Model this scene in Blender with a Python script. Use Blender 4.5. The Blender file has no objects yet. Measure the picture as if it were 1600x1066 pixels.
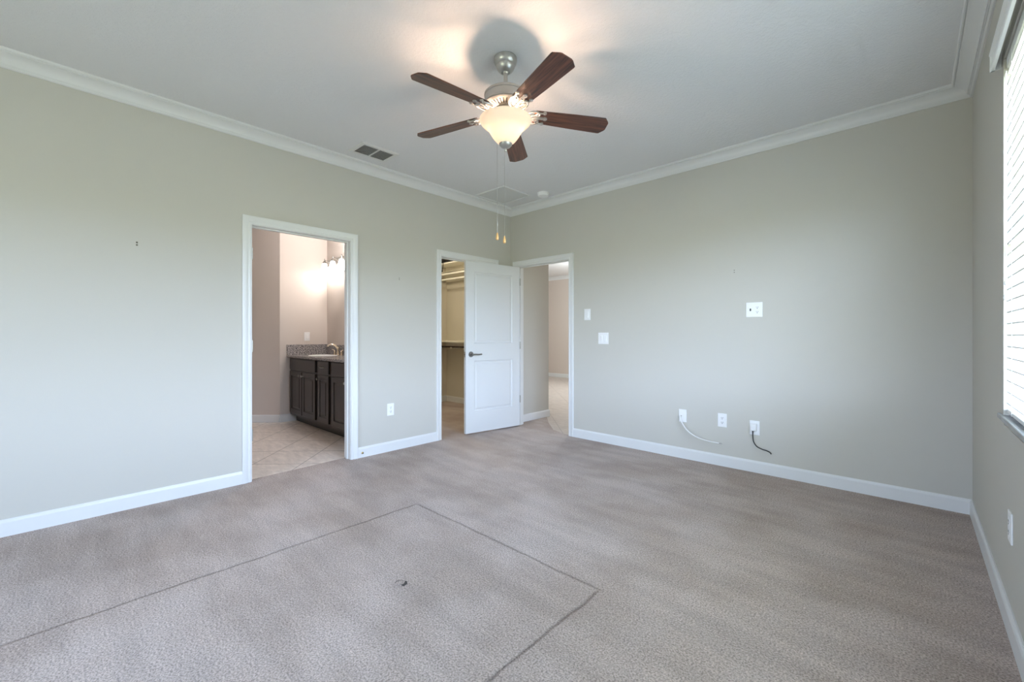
import bpy, bmesh, math, random
from mathutils import Vector, Matrix, Euler
random.seed(7)
S = bpy.context.scene
col = S.collection
PI = math.pi

# ------------------------------------------------------------------ constants
W = 4.029            # room width (left wall x=0, window wall x=W)
H = 2.7326           # ceiling height
RY = -6.3            # wall behind the camera
WT = .115            # wall thickness

# ------------------------------------------------------------------ camera
cam_d = bpy.data.cameras.new('camera')
cam = bpy.data.objects.new('camera', cam_d); col.objects.link(cam)
cam.location = (3.7544, -3.9764, 1.14)
cam.rotation_euler = (PI/2, 0, .7537)
cam_d.sensor_width = 36
cam_d.lens = 667.8/1600*36
cam_d.shift_y = -9.1/1600
cam_d.clip_start = .02
S.camera = cam

# ------------------------------------------------------------------ view and world
S.view_settings.view_transform = 'Standard'
S.view_settings.look = 'None'
S.view_settings.gamma = 1
S.view_settings.exposure = 0.10
try: S.view_settings.use_curve_mapping = False
except Exception: pass
S.cycles.use_denoising = True
S.cycles.max_bounces = 10
S.cycles.diffuse_bounces = 6
S.cycles.transparent_max_bounces = 12
S.cycles.caustics_reflective = False
S.cycles.caustics_refractive = False
S.cycles.sample_clamp_indirect = 6

wd = bpy.data.worlds.new('sky'); S.world = wd; wd.use_nodes = True
nt = wd.node_tree; nt.nodes.clear()
wo = nt.nodes.new('ShaderNodeOutputWorld'); bg = nt.nodes.new('ShaderNodeBackground')
tc = nt.nodes.new('ShaderNodeTexCoord'); sx = nt.nodes.new('ShaderNodeSeparateXYZ')
mr = nt.nodes.new('ShaderNodeMapRange'); cr = nt.nodes.new('ShaderNodeValToRGB')
mr.inputs[1].default_value = -1; mr.inputs[2].default_value = 1
nt.links.new(tc.outputs['Generated'], sx.inputs[0])
xm = nt.nodes.new('ShaderNodeMath'); xm.operation = 'MAXIMUM'; xm.inputs[1].default_value = 0
xs = nt.nodes.new('ShaderNodeMath'); xs.operation = 'MULTIPLY_ADD'; xs.inputs[1].default_value = -.03   # trees stand higher on the window side
nt.links.new(sx.outputs[0], xm.inputs[0]); nt.links.new(xm.outputs[0], xs.inputs[0]); nt.links.new(sx.outputs[2], xs.inputs[2]); nt.links.new(xs.outputs[0], mr.inputs[0])
nt.links.new(mr.outputs[0], cr.inputs[0]); nt.links.new(cr.outputs[0], bg.inputs[0]); nt.links.new(bg.outputs[0], wo.inputs[0])
el = cr.color_ramp.elements
el[0].position = 0; el[0].color = (.30, .31, .22, 1)           # lawn below the horizon
el[1].position = 1; el[1].color = (.50, .70, 1.05, 1)
for p, c in ((.47, (.33, .35, .28, 1)), (.505, (.35, .38, .30, 1)), (.53, (.80, .93, 1.21, 1)), (.72, (.62, .80, 1.18, 1))):
    e = el.new(p); e.color = c
SKY = 31.0
bg.inputs[1].default_value = SKY

def portal(name, loc, rot, sx_, sy_):
    l = bpy.data.lights.new(name, 'AREA'); l.shape = 'RECTANGLE'; l.size = sx_; l.size_y = sy_
    l.cycles.is_portal = True
    o = bpy.data.objects.new(name, l); col.objects.link(o); o.location = loc; o.rotation_euler = rot
    return o
# window wall (x=W) and an unseen window behind the camera, sized for fill daylight
WY0, WY1, WZ0, WZ1 = -3.15, -1.277, .79, 2.29
GX0, GX1, GZ0, GZ1 = 1.6, 2.9, .90, 2.25
portal('window_portal', (W+.16, (WY0+WY1)/2, (WZ0+WZ1)/2), (0, PI/2, 0), WZ1-WZ0, WY1-WY0)
portal('rear_window_portal', ((GX0+GX1)/2, RY-.17, (GZ0+GZ1)/2), (-PI/2, 0, PI), GX1-GX0, GZ1-GZ0)

def lamp(name, loc, energy, color, r=.03):
    l = bpy.data.lights.new(name, 'POINT'); l.energy = energy; l.color = color; l.shadow_soft_size = r
    o = bpy.data.objects.new(name, l); col.objects.link(o); o.location = loc; return o
# unseen point lights for the neighbouring rooms
lamp('great_room_fill', (-.6, 3.6, 2.2), 200, (.88, .97, 1), .15)  # added fill standing in for daylight in the great room
lamp('closet_lamp', (-1.1, -.55, 2.5), 30, (1, .90, .72), .08)
lamp('bathroom_fill', (-1.35, -1.62, 2.55), 33, (1, .95, .92), .06)  # added fill, brightens the bathroom beyond its vanity light

# ------------------------------------------------------------------ materials
def mat(name, color, rough=.5, metal=0.0, spec=.5, bump=None, var=None):
    """bump=(scale, distance, strength); var=(scale, dark factor)"""
    m = bpy.data.materials.new(name); m.use_nodes = True
    n = m.node_tree; b = n.nodes['Principled BSDF']
    b.inputs['Base Color'].default_value = (*color, 1)
    b.inputs['Roughness'].default_value = rough
    b.inputs['Metallic'].default_value = metal
    b.inputs['Specular IOR Level'].default_value = spec
    t = n.nodes.new('ShaderNodeTexCoord')
    if var:
        z = n.nodes.new('ShaderNodeTexNoise'); z.inputs['Scale'].default_value = var[0]; z.inputs['Detail'].default_value = 3
        r = n.nodes.new('ShaderNodeMapRange'); r.inputs[1].default_value = .3; r.inputs[2].default_value = .7
        r.inputs[3].default_value = var[1]; r.inputs[4].default_value = 1
        x = n.nodes.new('ShaderNodeMix'); x.data_type = 'RGBA'; x.blend_type = 'MULTIPLY'; x.inputs[0].default_value = 1
        x.inputs[6].default_value = (*color, 1)
        n.links.new(t.outputs['Object'], z.inputs[0]); n.links.new(z.outputs[0], r.inputs[0])
        n.links.new(r.outputs[0], x.inputs[7]); n.links.new(x.outputs[2], b.inputs['Base Color'])
    if bump:
        z = n.nodes.new('ShaderNodeTexNoise'); z.inputs['Scale'].default_value = bump[0]; z.inputs['Detail'].default_value = 4
        u = n.nodes.new('ShaderNodeBump'); u.inputs['Distance'].default_value = bump[1]; u.inputs['Strength'].default_value = bump[2]
        n.links.new(t.outputs['Object'], z.inputs[0]); n.links.new(z.outputs[0], u.inputs['Height'])
        n.links.new(u.outputs[0], b.inputs['Normal'])
    return m

M = {}
M['wall'] = mat('greige_wall_paint', (.567, .549, .497), .75, spec=.25, bump=(160, .0006, .35), var=(.6, .985))
M['bath_wall'] = mat('taupe_bathroom_paint', (.63, .565, .515), .7, spec=.25)
M['hall_wall'] = mat('far_room_paint', (.64, .56, .50), .7, spec=.25)
M['closet_wall'] = mat('closet_paint', (.60, .56, .47), .7, spec=.25)
M['trim'] = mat('white_trim_paint', (.74, .745, .74), .34, spec=.4)
M['door'] = mat('white_door_paint', (.70, .71, .71), .38, spec=.35)
M['plastic'] = mat('white_plastic', (.86, .86, .86), .3)
M['slot'] = mat('dark_slot', (.03, .03, .03), .6)
M['chrome'] = mat('dark_nickel', (.30, .29, .27), .28, 1)
M['steel'] = mat('brushed_nickel', (.50, .49, .47), .32, 1, var=(60, .9))
M['pewter'] = mat('pewter_metal', (.47, .46, .44), .38, .8)
M['gold'] = mat('polished_nickel_gold', (.78, .66, .52), .2, 1)
M['vent'] = mat('white_vent_metal', (.70, .70, .68), .45)
M['louvre'] = mat('grey_louvre_metal', (.36, .36, .34), .5)
M['void'] = mat('dark_duct', (.05, .05, .05), .9)
M['blind'] = mat('white_faux_wood_slat', (.86, .87, .86), .4)
M['espresso'] = mat('espresso_stained_wood', (.026, .018, .014), .33, var=(8, .7))
M['shelf'] = mat('white_closet_shelf', (.82, .79, .70), .5)
M['darkrod'] = mat('dark_bronze_rod', (.045, .025, .018), .35, .6)
M['black'] = mat('black_rubber', (.012, .012, .012), .5)
M['bag'] = mat('black_nylon', (.012, .012, .012), .8, bump=(40, .004, .5))
M['cable'] = mat('white_cable_jacket', (.80, .80, .78), .4)
M['brass'] = mat('brass', (.55, .40, .16), .3, 1)
M['fobwood'] = mat('golden_wood_fob', (.62, .36, .13), .35)
M['glassframe'] = mat('white_vinyl_frame', (.85, .85, .85), .4)
M['marble'] = mat('grey_marble', (.46, .46, .47), .25, var=(9, .7))
M['anchor'] = mat('grey_screw', (.13, .12, .09), .5, .3)
M['mirror'] = mat('mirror_silver', (.88, .90, .89), .015, 1)
M['hatch'] = mat('hatch_paint', (.66, .67, .66), .8, spec=.2, bump=(55, .002, .3))
M['subfloor'] = mat('torn_backing', (.07, .06, .055), .95)
M['hinge'] = mat('satin_nickel_hinge', (.42, .41, .38), .35, .9)

def ceiling_material():
    m = mat('knockdown_ceiling', (.745, .745, .745), .85, spec=.2)
    n = m.node_tree; b = n.nodes['Principled BSDF']; t = n.nodes.new('ShaderNodeTexCoord')
    z = n.nodes.new('ShaderNodeTexNoise'); z.inputs['Scale'].default_value = 58; z.inputs['Detail'].default_value = 4; z.inputs['Roughness'].default_value = .6
    r = n.nodes.new('ShaderNodeValToRGB'); r.color_ramp.elements[0].position = .42; r.color_ramp.elements[1].position = .58
    u = n.nodes.new('ShaderNodeBump'); u.inputs['Distance'].default_value = .004; u.inputs['Strength'].default_value = .35
    n.links.new(t.outputs['Object'], z.inputs[0]); n.links.new(z.outputs[0], r.inputs[0]); n.links.new(r.outputs[0], u.inputs['Height'])
    n.links.new(u.outputs[0], b.inputs['Normal']); return m
M['ceiling'] = ceiling_material()

class G:
    """tiny node-graph helper"""
    def __init__(s, m): s.n = m.node_tree
    def math(s, op, a, b=None, c=None, clamp=False):
        k = s.n.nodes.new('ShaderNodeMath'); k.operation = op; k.use_clamp = clamp
        for i, v in enumerate((a, b, c)):
            if v is None: continue
            if isinstance(v, (int, float)): k.inputs[i].default_value = v
            else: s.n.links.new(v, k.inputs[i])
        return k.outputs[0]
    def noise(s, vec, scale, detail=3, rough=.5):
        z = s.n.nodes.new('ShaderNodeTexNoise'); z.inputs['Scale'].default_value = scale; z.inputs['Detail'].default_value = detail
        z.inputs['Roughness'].default_value = rough
        s.n.links.new(vec, z.inputs[0]); return z.outputs[0]
    def rng(s, v, a, b, c, d):
        r = s.n.nodes.new('ShaderNodeMapRange')
        for i, q in enumerate((a, b, c, d)): r.inputs[i+1].default_value = q
        s.n.links.new(v, r.inputs[0]); return r.outputs[0]
    def mix(s, f, a, b, mode='MIX'):
        x = s.n.nodes.new('ShaderNodeMix'); x.data_type = 'RGBA'; x.blend_type = mode
        for i, v in ((0, f), (6, a), (7, b)):
            if isinstance(v, (int, float)): x.inputs[i].default_value = v
            elif isinstance(v, tuple): x.inputs[i].default_value = (*v, 1)
            else: s.n.links.new(v, x.inputs[i])
        return x.outputs[2]

def carpet_material():
    m = mat('grey_beige_carpet', (.42, .38, .37), .95, spec=.08)
    g = G(m); n = m.node_tree; b = n.nodes['Principled BSDF']; t = n.nodes.new('ShaderNodeTexCoord'); V = t.outputs['Object']
    sp = n.nodes.new('ShaderNodeSeparateXYZ'); n.links.new(V, sp.inputs[0]); X, Y = sp.outputs[0], sp.outputs[1]
    smap = n.nodes.new('ShaderNodeMapping'); smap.inputs['Scale'].default_value = (.6, 2.6, 1); smap.inputs['Rotation'].default_value = (0, 0, .35); n.links.new(V, smap.inputs[0])
    fine = g.noise(V, 150, 2, .7); tuft = g.noise(V, 70, 2); patch = g.noise(V, 1.7, 3, .55); streak = g.noise(smap.outputs[0], 3, 3)
    wob = g.math('MULTIPLY', g.math('SUBTRACT', g.noise(V, 5, 4, .6), .5), .034)
    def line(along, lo, hi, across, c, w):
        d = g.math('ABSOLUTE', g.math('SUBTRACT', g.math('ADD', across, wob), c))
        prof = g.math('SUBTRACT', 1, g.math('DIVIDE', d, w), clamp=True)
        gate = g.math('MULTIPLY', g.rng(along, lo-.03, lo+.03, 0, 1), g.rng(along, hi-.03, hi+.03, 1, 0))
        return g.math('MULTIPLY', prof, gate)
    # dents pressed into the pile by a bed frame
    l1 = line(Y, -5.2, -2.31, X, 1.31, .011)
    l2 = line(X, 1.31, 2.74, Y, -2.31, .011)
    l3 = line(Y, -3.4, -2.33, X, 2.73, .011)
    ridge = line(Y, -3.2, -2.33, X, 2.775, .045)
    dents = g.math('MAXIMUM', g.math('MAXIMUM', l1, l2), l3)
    br = g.rng(fine, .33, .62, .52, 1.18)
    br = g.math('MULTIPLY', br, g.rng(tuft, .3, .7, .9, 1.06))
    br = g.math('MULTIPLY', br, g.rng(patch, .38, .60, .86, 1.05))
    br = g.math('MULTIPLY', br, g.rng(streak, .38, .60, .92, 1.04))
    br = g.math('MULTIPLY', br, g.rng(dents, 0, 1, 1, .66))
    cmb = n.nodes.new('ShaderNodeCombineXYZ')
    for i in range(3): n.links.new(br, cmb.inputs[i])
    base = g.mix(g.rng(patch, .35, .65, 0, 1), (.53, .435, .385), (.51, .435, .40))
    n.links.new(g.mix(1.0, base, cmb.outputs[0], 'MULTIPLY'), b.inputs['Base Color'])
    hgt = g.math('ADD', g.math('MULTIPLY', fine, .004), g.math('MULTIPLY', tuft, .002))
    hgt = g.math('ADD', hgt, g.math('MULTIPLY', dents, -.006))
    hgt = g.math('ADD', hgt, g.math('MULTIPLY', ridge, .008))
    u = n.nodes.new('ShaderNodeBump'); u.inputs['Distance'].default_value = 1; u.inputs['Strength'].default_value = .8
    n.links.new(hgt, u.inputs['Height']); n.links.new(u.outputs[0], b.inputs['Normal'])
    b.inputs['Specular IOR Level'].default_value = 0
    return m
M['carpet'] = carpet_material()

def tile_material(name, offu, offv, tint=(.62, .52, .45)):
    m = mat(name, tint, .38, spec=.35); g = G(m); n = m.node_tree; b = n.nodes['Principled BSDF']
    t = n.nodes.new('ShaderNodeTexCoord'); sp = n.nodes.new('ShaderNodeSeparateXYZ'); n.links.new(t.outputs['Object'], sp.inputs[0])
    T = .4256
    def grout(sgn, off):
        u = g.math('MULTIPLY', g.math('ADD', sp.outputs[0], g.math('MULTIPLY', sp.outputs[1], sgn)), .70711)
        f = g.math('FRACT', g.math('DIVIDE', g.math('SUBTRACT', u, off-50*T), T))
        d = g.math('MINIMUM', f, g.math('SUBTRACT', 1, f))
        return g.rng(d, .006, .010, 1, 0)
    gr = g.math('MAXIMUM', grout(1, offu), grout(-1, offv))
    mp = n.nodes.new('ShaderNodeMapping'); mp.inputs['Scale'].default_value = (3, 9, 1); mp.inputs['Rotation'].default_value = (0, 0, .8)
    n.links.new(t.outputs['Object'], mp.inputs[0])
    nz = g.noise(mp.outputs[0], 2.2, 6, .65)
    c = g.mix(g.rng(nz, .32, .68, 0, 1), tuple(v*.80 for v in tint), tuple(v*1.1 for v in tint))
    n.links.new(g.mix(gr, c, (.30, .25, .22)), b.inputs['Base Color'])
    u = n.nodes.new('ShaderNodeBump'); u.inputs['Distance'].default_value = .003; u.inputs['Strength'].default_value = .5; u.invert = True
    n.links.new(gr, u.inputs['Height']); n.links.new(u.outputs[0], b.inputs['Normal'])
    return m
M['tile_hall'] = tile_material('beige_hall_tile', .594, .15, (.50, .43, .385))
M['tile_bath'] = tile_material('beige_bathroom_tile', -2.333, -.10, (.78, .69, .62))

def granite_material():
    m = mat('speckled_granite', (.3, .3, .3), .18); g = G(m); n = m.node_tree; b = n.nodes['Principled BSDF']
    t = n.nodes.new('ShaderNodeTexCoord')
    a = g.noise(t.outputs['Object'], 100, 2, .6)
    r = n.nodes.new('ShaderNodeValToRGB'); n.links.new(a, r.inputs[0])
    e = r.color_ramp.elements; e[0].position = .40; e[0].color = (.035, .032, .035, 1); e[1].position = .62; e[1].color = (.62, .58, .56, 1)
    k = e.new(.5); k.color = (.26, .24, .24, 1)
    n.links.new(r.outputs[0], b.inputs['Base Color']); return m
M['granite'] = granite_material()

def wood_material():
    m = mat('dark_walnut_blade', (.06, .03, .02), .34); g = G(m); n = m.node_tree; b = n.nodes['Principled BSDF']
    t = n.nodes.new('ShaderNodeTexCoord'); mp = n.nodes.new('ShaderNodeMapping'); mp.inputs['Scale'].default_value = (2.5, 45, 10)
    n.links.new(t.outputs['Object'], mp.inputs[0]); a = g.noise(mp.outputs[0], 1.6, 5, .6)
    n.links.new(g.mix(g.rng(a, .35, .65, 0, 1), (.036, .015, .010), (.165, .060, .032)), b.inputs['Base Color']); return m
M['wood'] = wood_material()

def bowl_material():
    m = bpy.data.materials.new('frosted_alabaster_glass'); m.use_nodes = True; n = m.node_tree
    b = n.nodes['Principled BSDF']; o = n.nodes['Material Output']
    b.inputs['Base Color'].default_value = (.92, .88, .80, 1); b.inputs['Roughness'].default_value = .35
    tr = n.nodes.new('ShaderNodeBsdfTranslucent'); tr.inputs[0].default_value = (1.0, .96, .90, 1)
    x = n.nodes.new('ShaderNodeMixShader'); x.inputs[0].default_value = .55
    n.links.new(b.outputs[0], x.inputs[1]); n.links.new(tr.outputs[0], x.inputs[2]); n.links.new(x.outputs[0], o.inputs[0]); return m
M['bowl'] = bowl_material()

def emit_material(name, color, strength):
    m = bpy.data.materials.new(name); m.use_nodes = True; b = m.node_tree.nodes['Principled BSDF']
    b.inputs['Base Color'].default_value = (.9, .88, .84, 1)
    b.inputs['Emission Color'].default_value = (*color, 1); b.inputs['Emission Strength'].default_value = strength; return m
M['bulb'] = emit_material('lit_bulb', (1, .80, .55), 30)
M['shade'] = emit_material('lit_frosted_shade', (1, .93, .86), 3.6)

def glass_material():
    m = bpy.data.materials.new('clear_window_glass'); m.use_nodes = True; n = m.node_tree; n.nodes.remove(n.nodes['Principled BSDF'])
    o = n.nodes['Material Output']; a = n.nodes.new('ShaderNodeBsdfTransparent'); a.inputs[0].default_value = (.96, .98, .97, 1)
    b = n.nodes.new('ShaderNodeBsdfGlossy'); b.inputs['Roughness'].default_value = .01
    x = n.nodes.new('ShaderNodeMixShader'); x.inputs[0].default_value = .05
    n.links.new(a.outputs[0], x.inputs[1]); n.links.new(b.outputs[0], x.inputs[2]); n.links.new(x.outputs[0], o.inputs[0]); return m
M['glass'] = glass_material()

# ------------------------------------------------------------------ mesh helpers
def BM(): return bmesh.new()
def box(bm, a, b, bev=0, rot=None):
    """axis-aligned box from corner a to corner b"""
    c = [(a[i]+b[i])/2 for i in range(3)]; s = [abs(b[i]-a[i]) for i in range(3)]
    r = bmesh.ops.create_cube(bm, size=1, matrix=Matrix.Translation(c) @ (rot or Matrix()) @ Matrix.Diagonal((*s, 1)))
    if bev:
        es = {e for v in r['verts'] for e in v.link_edges}
        bmesh.ops.bevel(bm, geom=list(es), offset=bev, segments=2, profile=.5, affect='EDGES')
def cyl(bm, p, q, r, r2=None, seg=20):
    p, q = Vector(p), Vector(q); d = q-p
    m = Matrix.Translation((p+q)/2) @ d.to_track_quat('Z', 'Y').to_matrix().to_4x4()
    bmesh.ops.create_cone(bm, cap_ends=True, segments=seg, radius1=r, radius2=r if r2 is None else r2, depth=d.length, matrix=m)
def sph(bm, c, r, s=(1, 1, 1), u=16, v=10):
    bmesh.ops.create_uvsphere(bm, u_segments=u, v_segments=v, radius=r, matrix=Matrix.Translation(c) @ Matrix.Diagonal((*s, 1)))
def lathe(bm, prof, c=(0, 0, 0), seg=40, closed=False, mtx=None):
    """prof: list of (r, z)"""
    mtx = mtx or Matrix.Translation(c); rings = []
    for r, z in prof:
        if r < 1e-6: rings.append([bm.verts.new(mtx @ Vector((0, 0, z)))]); continue
        rings.append([bm.verts.new(mtx @ Vector((r*math.cos(2*PI*k/seg), r*math.sin(2*PI*k/seg), z))) for k in range(seg)])
    if closed: rings.append(rings[0])
    for a, b in zip(rings, rings[1:]):
        for k in range(seg):
            j = (k+1) % seg
            if len(a) == 1 and len(b) == 1: continue
            if len(a) == 1: bm.faces.new((a[0], b[k], b[j]))
            elif len(b) == 1: bm.faces.new((a[k], a[j], b[0]))
            else: bm.faces.new((a[k], a[j], b[j], b[k]))
def tube(bm, pts, r, seg=10, cap=True):
    """round tube through points; r a number or list"""
    pts = [Vector(p) for p in pts]; n = len(pts); rr = r if isinstance(r, (list, tuple)) else [r]*n
    up = Vector((0, 0, 1)); rings = []; prev = None
    for i, p in enumerate(pts):
        t = (pts[min(i+1, n-1)]-pts[max(i-1, 0)]).normalized()
        if prev is None: a = t.cross(up if abs(t.z) < .9 else Vector((1, 0, 0))).normalized()
        else: a = (prev-t*prev.dot(t)).normalized()
        prev = a; b = t.cross(a)
        rings.append([bm.verts.new(p+rr[i]*(a*math.cos(2*PI*k/seg)+b*math.sin(2*PI*k/seg))) for k in range(seg)])
    for a, b in zip(rings, rings[1:]):
        for k in range(seg): bm.faces.new((a[k], a[(k+1) % seg], b[(k+1) % seg], b[k]))
    if cap: bm.faces.new(rings[0][::-1]); bm.faces.new(rings[-1])
def spline(ctrl, n=8):
    P = [Vector(p) for p in ctrl]; P = [P[0]*2-P[1]]+P+[P[-1]*2-P[-2]]; out = []
    for i in range(1, len(P)-2):
        for k in range(n):
            t = k/n; a, b, c, d = P[i-1:i+3]
            out.append(.5*((2*b)+(c-a)*t+(2*a-5*b+4*c-d)*t*t+(3*b-a-3*c+d)*t**3))
    out.append(P[-2]); return out
def sweep(bm, prof, path):
    """prof: list of (u, v); path: list of functions frames -> each a callable (u,v)->Vector; closed profile, capped ends"""
    rings = [[bm.verts.new(f(u, v)) for u, v in prof] for f in path]; n = len(prof)
    for a, b in zip(rings, rings[1:]):
        for k in range(n): bm.faces.new((a[k], a[(k+1) % n], b[(k+1) % n], b[k]))
    bm.faces.new(rings[0][::-1]); bm.faces.new(rings[-1])
def obj(name, bm, m, parent=None, smooth=False, mtx=None):
    bmesh.ops.recalc_face_normals(bm, faces=bm.faces)
    me = bpy.data.meshes.new(name); bm.to_mesh(me); bm.free(); me.materials.append(M[m] if isinstance(m, str) else m)
    if smooth:
        me.polygons.foreach_set('use_smooth', [True]*len(me.polygons))
        if smooth != 'full':
            me.set_sharp_from_angle(angle=math.radians(35))
    o = bpy.data.objects.new(name, me); col.objects.link(o)
    if parent: o.parent = parent
    if mtx is not None: o.matrix_local = mtx
    return o
def thing(name, label, cat, loc=(0, 0, 0), rotz=0, group=None):
    o = bpy.data.objects.new(name, None); col.objects.link(o); o.location = loc; o.rotation_euler = (0, 0, rotz)
    o.empty_display_size = .05
    return tag(o, label, cat, group)
def tag(o, label, cat, group=None):
    o['label'] = label; o['category'] = cat
    if group: o['group'] = group
    return o
def struct(name, bm, m, smooth=False, mtx=None, label=None):
    o = obj(name, bm, m, None, smooth, mtx); o['kind'] = 'structure'
    if label: o['label'] = label
    return o
def copy_tree(o, parent=None):
    c = o.copy(); col.objects.link(c)
    if parent: c.parent = parent
    for ch in list(o.children): copy_tree(ch, c)
    return c

def wall_panel(bm, ax, c0, c1, a0, a1, z0, z1, holes=()):
    """wall slab; ax 'x' = slab thick in x between c0,c1 and running along y from a0 to a1"""
    def b(p0, p1, q0, q1):
        if p1-p0 < 1e-5 or q1-q0 < 1e-5: return
        if ax == 'x': box(bm, (c0, p0, q0), (c1, p1, q1))
        else: box(bm, (p0, c0, q0), (p1, c1, q1))
    cur = a0
    for h0, h1, hz0, hz1 in sorted(holes):
        b(cur, h0, z0, z1); b(h0, h1, z0, hz0); b(h0, h1, hz1, z1); cur = h1
    b(cur, a1, z0, z1)

# ------------------------------------------------------------------ openings
BY0, BY1 = -2.935, -2.138      # bathroom doorway in the left wall
CY0, CY1 = -1.102, -.302       # closet doorway in the left wall
DX0, DX1 = .115, .905          # doorway in the back wall
DH = 2.0
J = .02                        # jamb board thickness

# ------------------------------------------------------------------ floors
def poly(bm, pts, z0, z1):
    lo = [bm.verts.new((x, y, z0)) for x, y in pts]; hi = [bm.verts.new((x, y, z1)) for x, y in pts]; n = len(pts)
    bm.faces.new(hi); bm.faces.new(lo[::-1])
    for k in range(n): bm.faces.new((lo[k], lo[(k+1) % n], hi[(k+1) % n], hi[k]))
bm = BM()
poly(bm, [(0, RY), (W, RY), (W, 0), (.93, 0), (.60, .115), (.30, .40), (.015, .72), (.015, .115), (.095, .115), (.095, 0), (0, 0), (0, -.282), (-WT, -.282), (-WT, .66), (-2.15, .66), (-2.15, -1.235), (-WT, -1.235),
          (-WT, -1.122), (0, -1.122), (0, -2.118), (-.10, -2.118), (-.075, -2.5), (-.055, -2.955), (0, -2.955)], -.04, 0)
floor = struct('floor', bm, 'carpet')
bm = BM(); box(bm, (-3.1, -4.3, -.05), (-.02, -1.235, -.006)); struct('floor', bm, 'tile_bath')
bm = BM(); poly(bm, [(-5.2, .76), (.015, .76), (.015, .05), (2.6, .05), (2.6, 5.5), (-5.2, 5.5)], -.05, -.006); struct('floor', bm, 'tile_hall')

# ------------------------------------------------------------------ walls
def wall(name, m, *panels):
    bm = BM()
    for p in panels: wall_panel(bm, *p)
    return struct(name, bm, m)
wall('wall_left', 'wall', ('x', -WT/2, 0, RY, 0, 0, H, ((BY0-J, BY1+J, -1e-5, DH+J), (CY0-J, CY1+J, -1e-5, DH+J))))
wall('wall_back', 'wall', ('y', 0, WT, -.06, W, 0, H, ((DX0-J, DX1+J, -1e-5, DH+J),)))
wall('wall_right', 'wall', ('x', W, W+.16, RY-.16, WT, 0, H, ((WY0, WY1, WZ0-.02, WZ1),)))
wall('wall_rear', 'wall', ('y', RY-.16, RY, -.06, W, 0, H, ((GX0, GX1, GZ0, GZ1),)))
wall('wall_hall_left', 'wall', ('x', -.1, .015, WT, .76, 0, H))
wall('wall_bathroom_right', 'bath_wall', ('x', -WT, -WT/2, -4.3, -1.235, 0, H, ((BY0-J, BY1+J, -1e-5, DH+J),)))
wall('wall_closet_front', 'closet_wall', ('x', -WT, -WT/2, -1.235, .66, 0, H, ((CY0-J, CY1+J, -1e-5, DH+J),)))
wall('wall_closet_back', 'closet_wall', ('y', .66, .715, -2.27, -.1, 0, H))
wall('wall_closet_left', 'closet_wall', ('x', -2.27, -2.15, -1.235, .66, 0, H))
wall('wall_hall_side', 'wall', ('y', .715, .76, -5.1, .015-.115, 0, H))
wall('wall_closet_bathroom', 'closet_wall', ('y', -1.29, -1.235, -2.41, -WT, 0, H))
wall('wall_bathroom_back', 'bath_wall', ('y', -1.35, -1.29, -2.41, -WT, 0, H))
wall('wall_bathroom_left', 'bath_wall', ('x', -2.41, -2.31, -1.97, -1.35, 0, H))
bm = BM()
c45 = [(-2.31, -1.97), (-2.91, -2.57), (-2.91, -4.2), (-3.02, -4.2), (-3.02, -2.52), (-2.41, -1.93), (-2.41, -1.97)]
poly(bm, c45, 0, H); struct('wall_bathroom_angle', bm, 'bath_wall')
wall('wall_bathroom_front', 'bath_wall', ('y', -4.3, -4.2, -3.02, -WT, 0, H))
wall('wall_far', 'hall_wall', ('y', 5.4, 5.5, -5.1, 2.6, 0, H))
wall('wall_far_left', 'hall_wall', ('x', -5.2, -5.1, .715, 5.5, 0, H))
wall('wall_hall_right', 'hall_wall', ('x', 2.5, 2.6, WT, 5.4, 0, H))

# ------------------------------------------------------------------ ceilings
bm = BM(); box(bm, (-.05, RY-.16, H), (W+.16, .05, H+.1)); struct('ceiling', bm, 'ceiling')
bm = BM(); box(bm, (-3.05, -4.3, H), (-.06, -1.26, H+.1)); struct('ceiling', bm, 'ceiling')
bm = BM(); box(bm, (-2.3, -1.235, H), (-.06, .70, H+.1)); struct('ceiling', bm, 'ceiling')
bm = BM(); poly(bm, [(-5.2, .72), (-.1, .72), (-.1, .06), (2.6, .06), (2.6, 5.5), (-5.2, 5.5)], H, H+.1); struct('ceiling', bm, 'ceiling')

# ------------------------------------------------------------------ crown moulding, baseboards
CP = [(.099, 0), (.099, -.010), (.095, -.0145), (.0885, -.0150), (.0885, -.0105), (.0845, -.0105), (.0845, -.0185)]
for k in range(9):                      # the broad cove
    a = k/8*PI/2
    CP.append((.084-.058*math.sin(a)**1.15, -.020-.043*(1-math.cos(a))**.9))
CP += [(.0255, -.0655), (.0215, -.0635), (.0195, -.0655), (.0195, -.0685), (.0155, -.0665), (.0135, -.0690), (.0135, -.0745), (.009, -.0806), (0, -.0806), (0, 0)]
def crown(name, A, B, N, m='trim', z=H, ma=1, mb=1):
    """A->B along the wall foot line, N = inward normal, mitred at both ends"""
    A, B, N = Vector((*A, z)), Vector((*B, z)), Vector((*N, 0)); D = (B-A).normalized(); bm = BM()
    sweep(bm, CP, [lambda u, v: A+N*u+D*u*ma+Vector((0, 0, v)), lambda u, v: B+N*u-D*u*mb+Vector((0, 0, v))])
    return struct(name, bm, m, smooth=True)
crown('trim_1', (0, RY), (0, 0), (1, 0)); crown('trim_2', (0, 0), (W, 0), (0, -1))
crown('trim_3', (W, 0), (W, RY), (-1, 0)); crown('trim_4', (W, RY), (0, RY), (0, 1))
crown('trim_5', (-5.1, 5.4), (2.5, 5.4), (0, -1))
BP = [(0, 0), (.013, 0), (.013, .082), (.010, .090), (.006, .094), (.0045, .099), (0, .099)]
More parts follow.
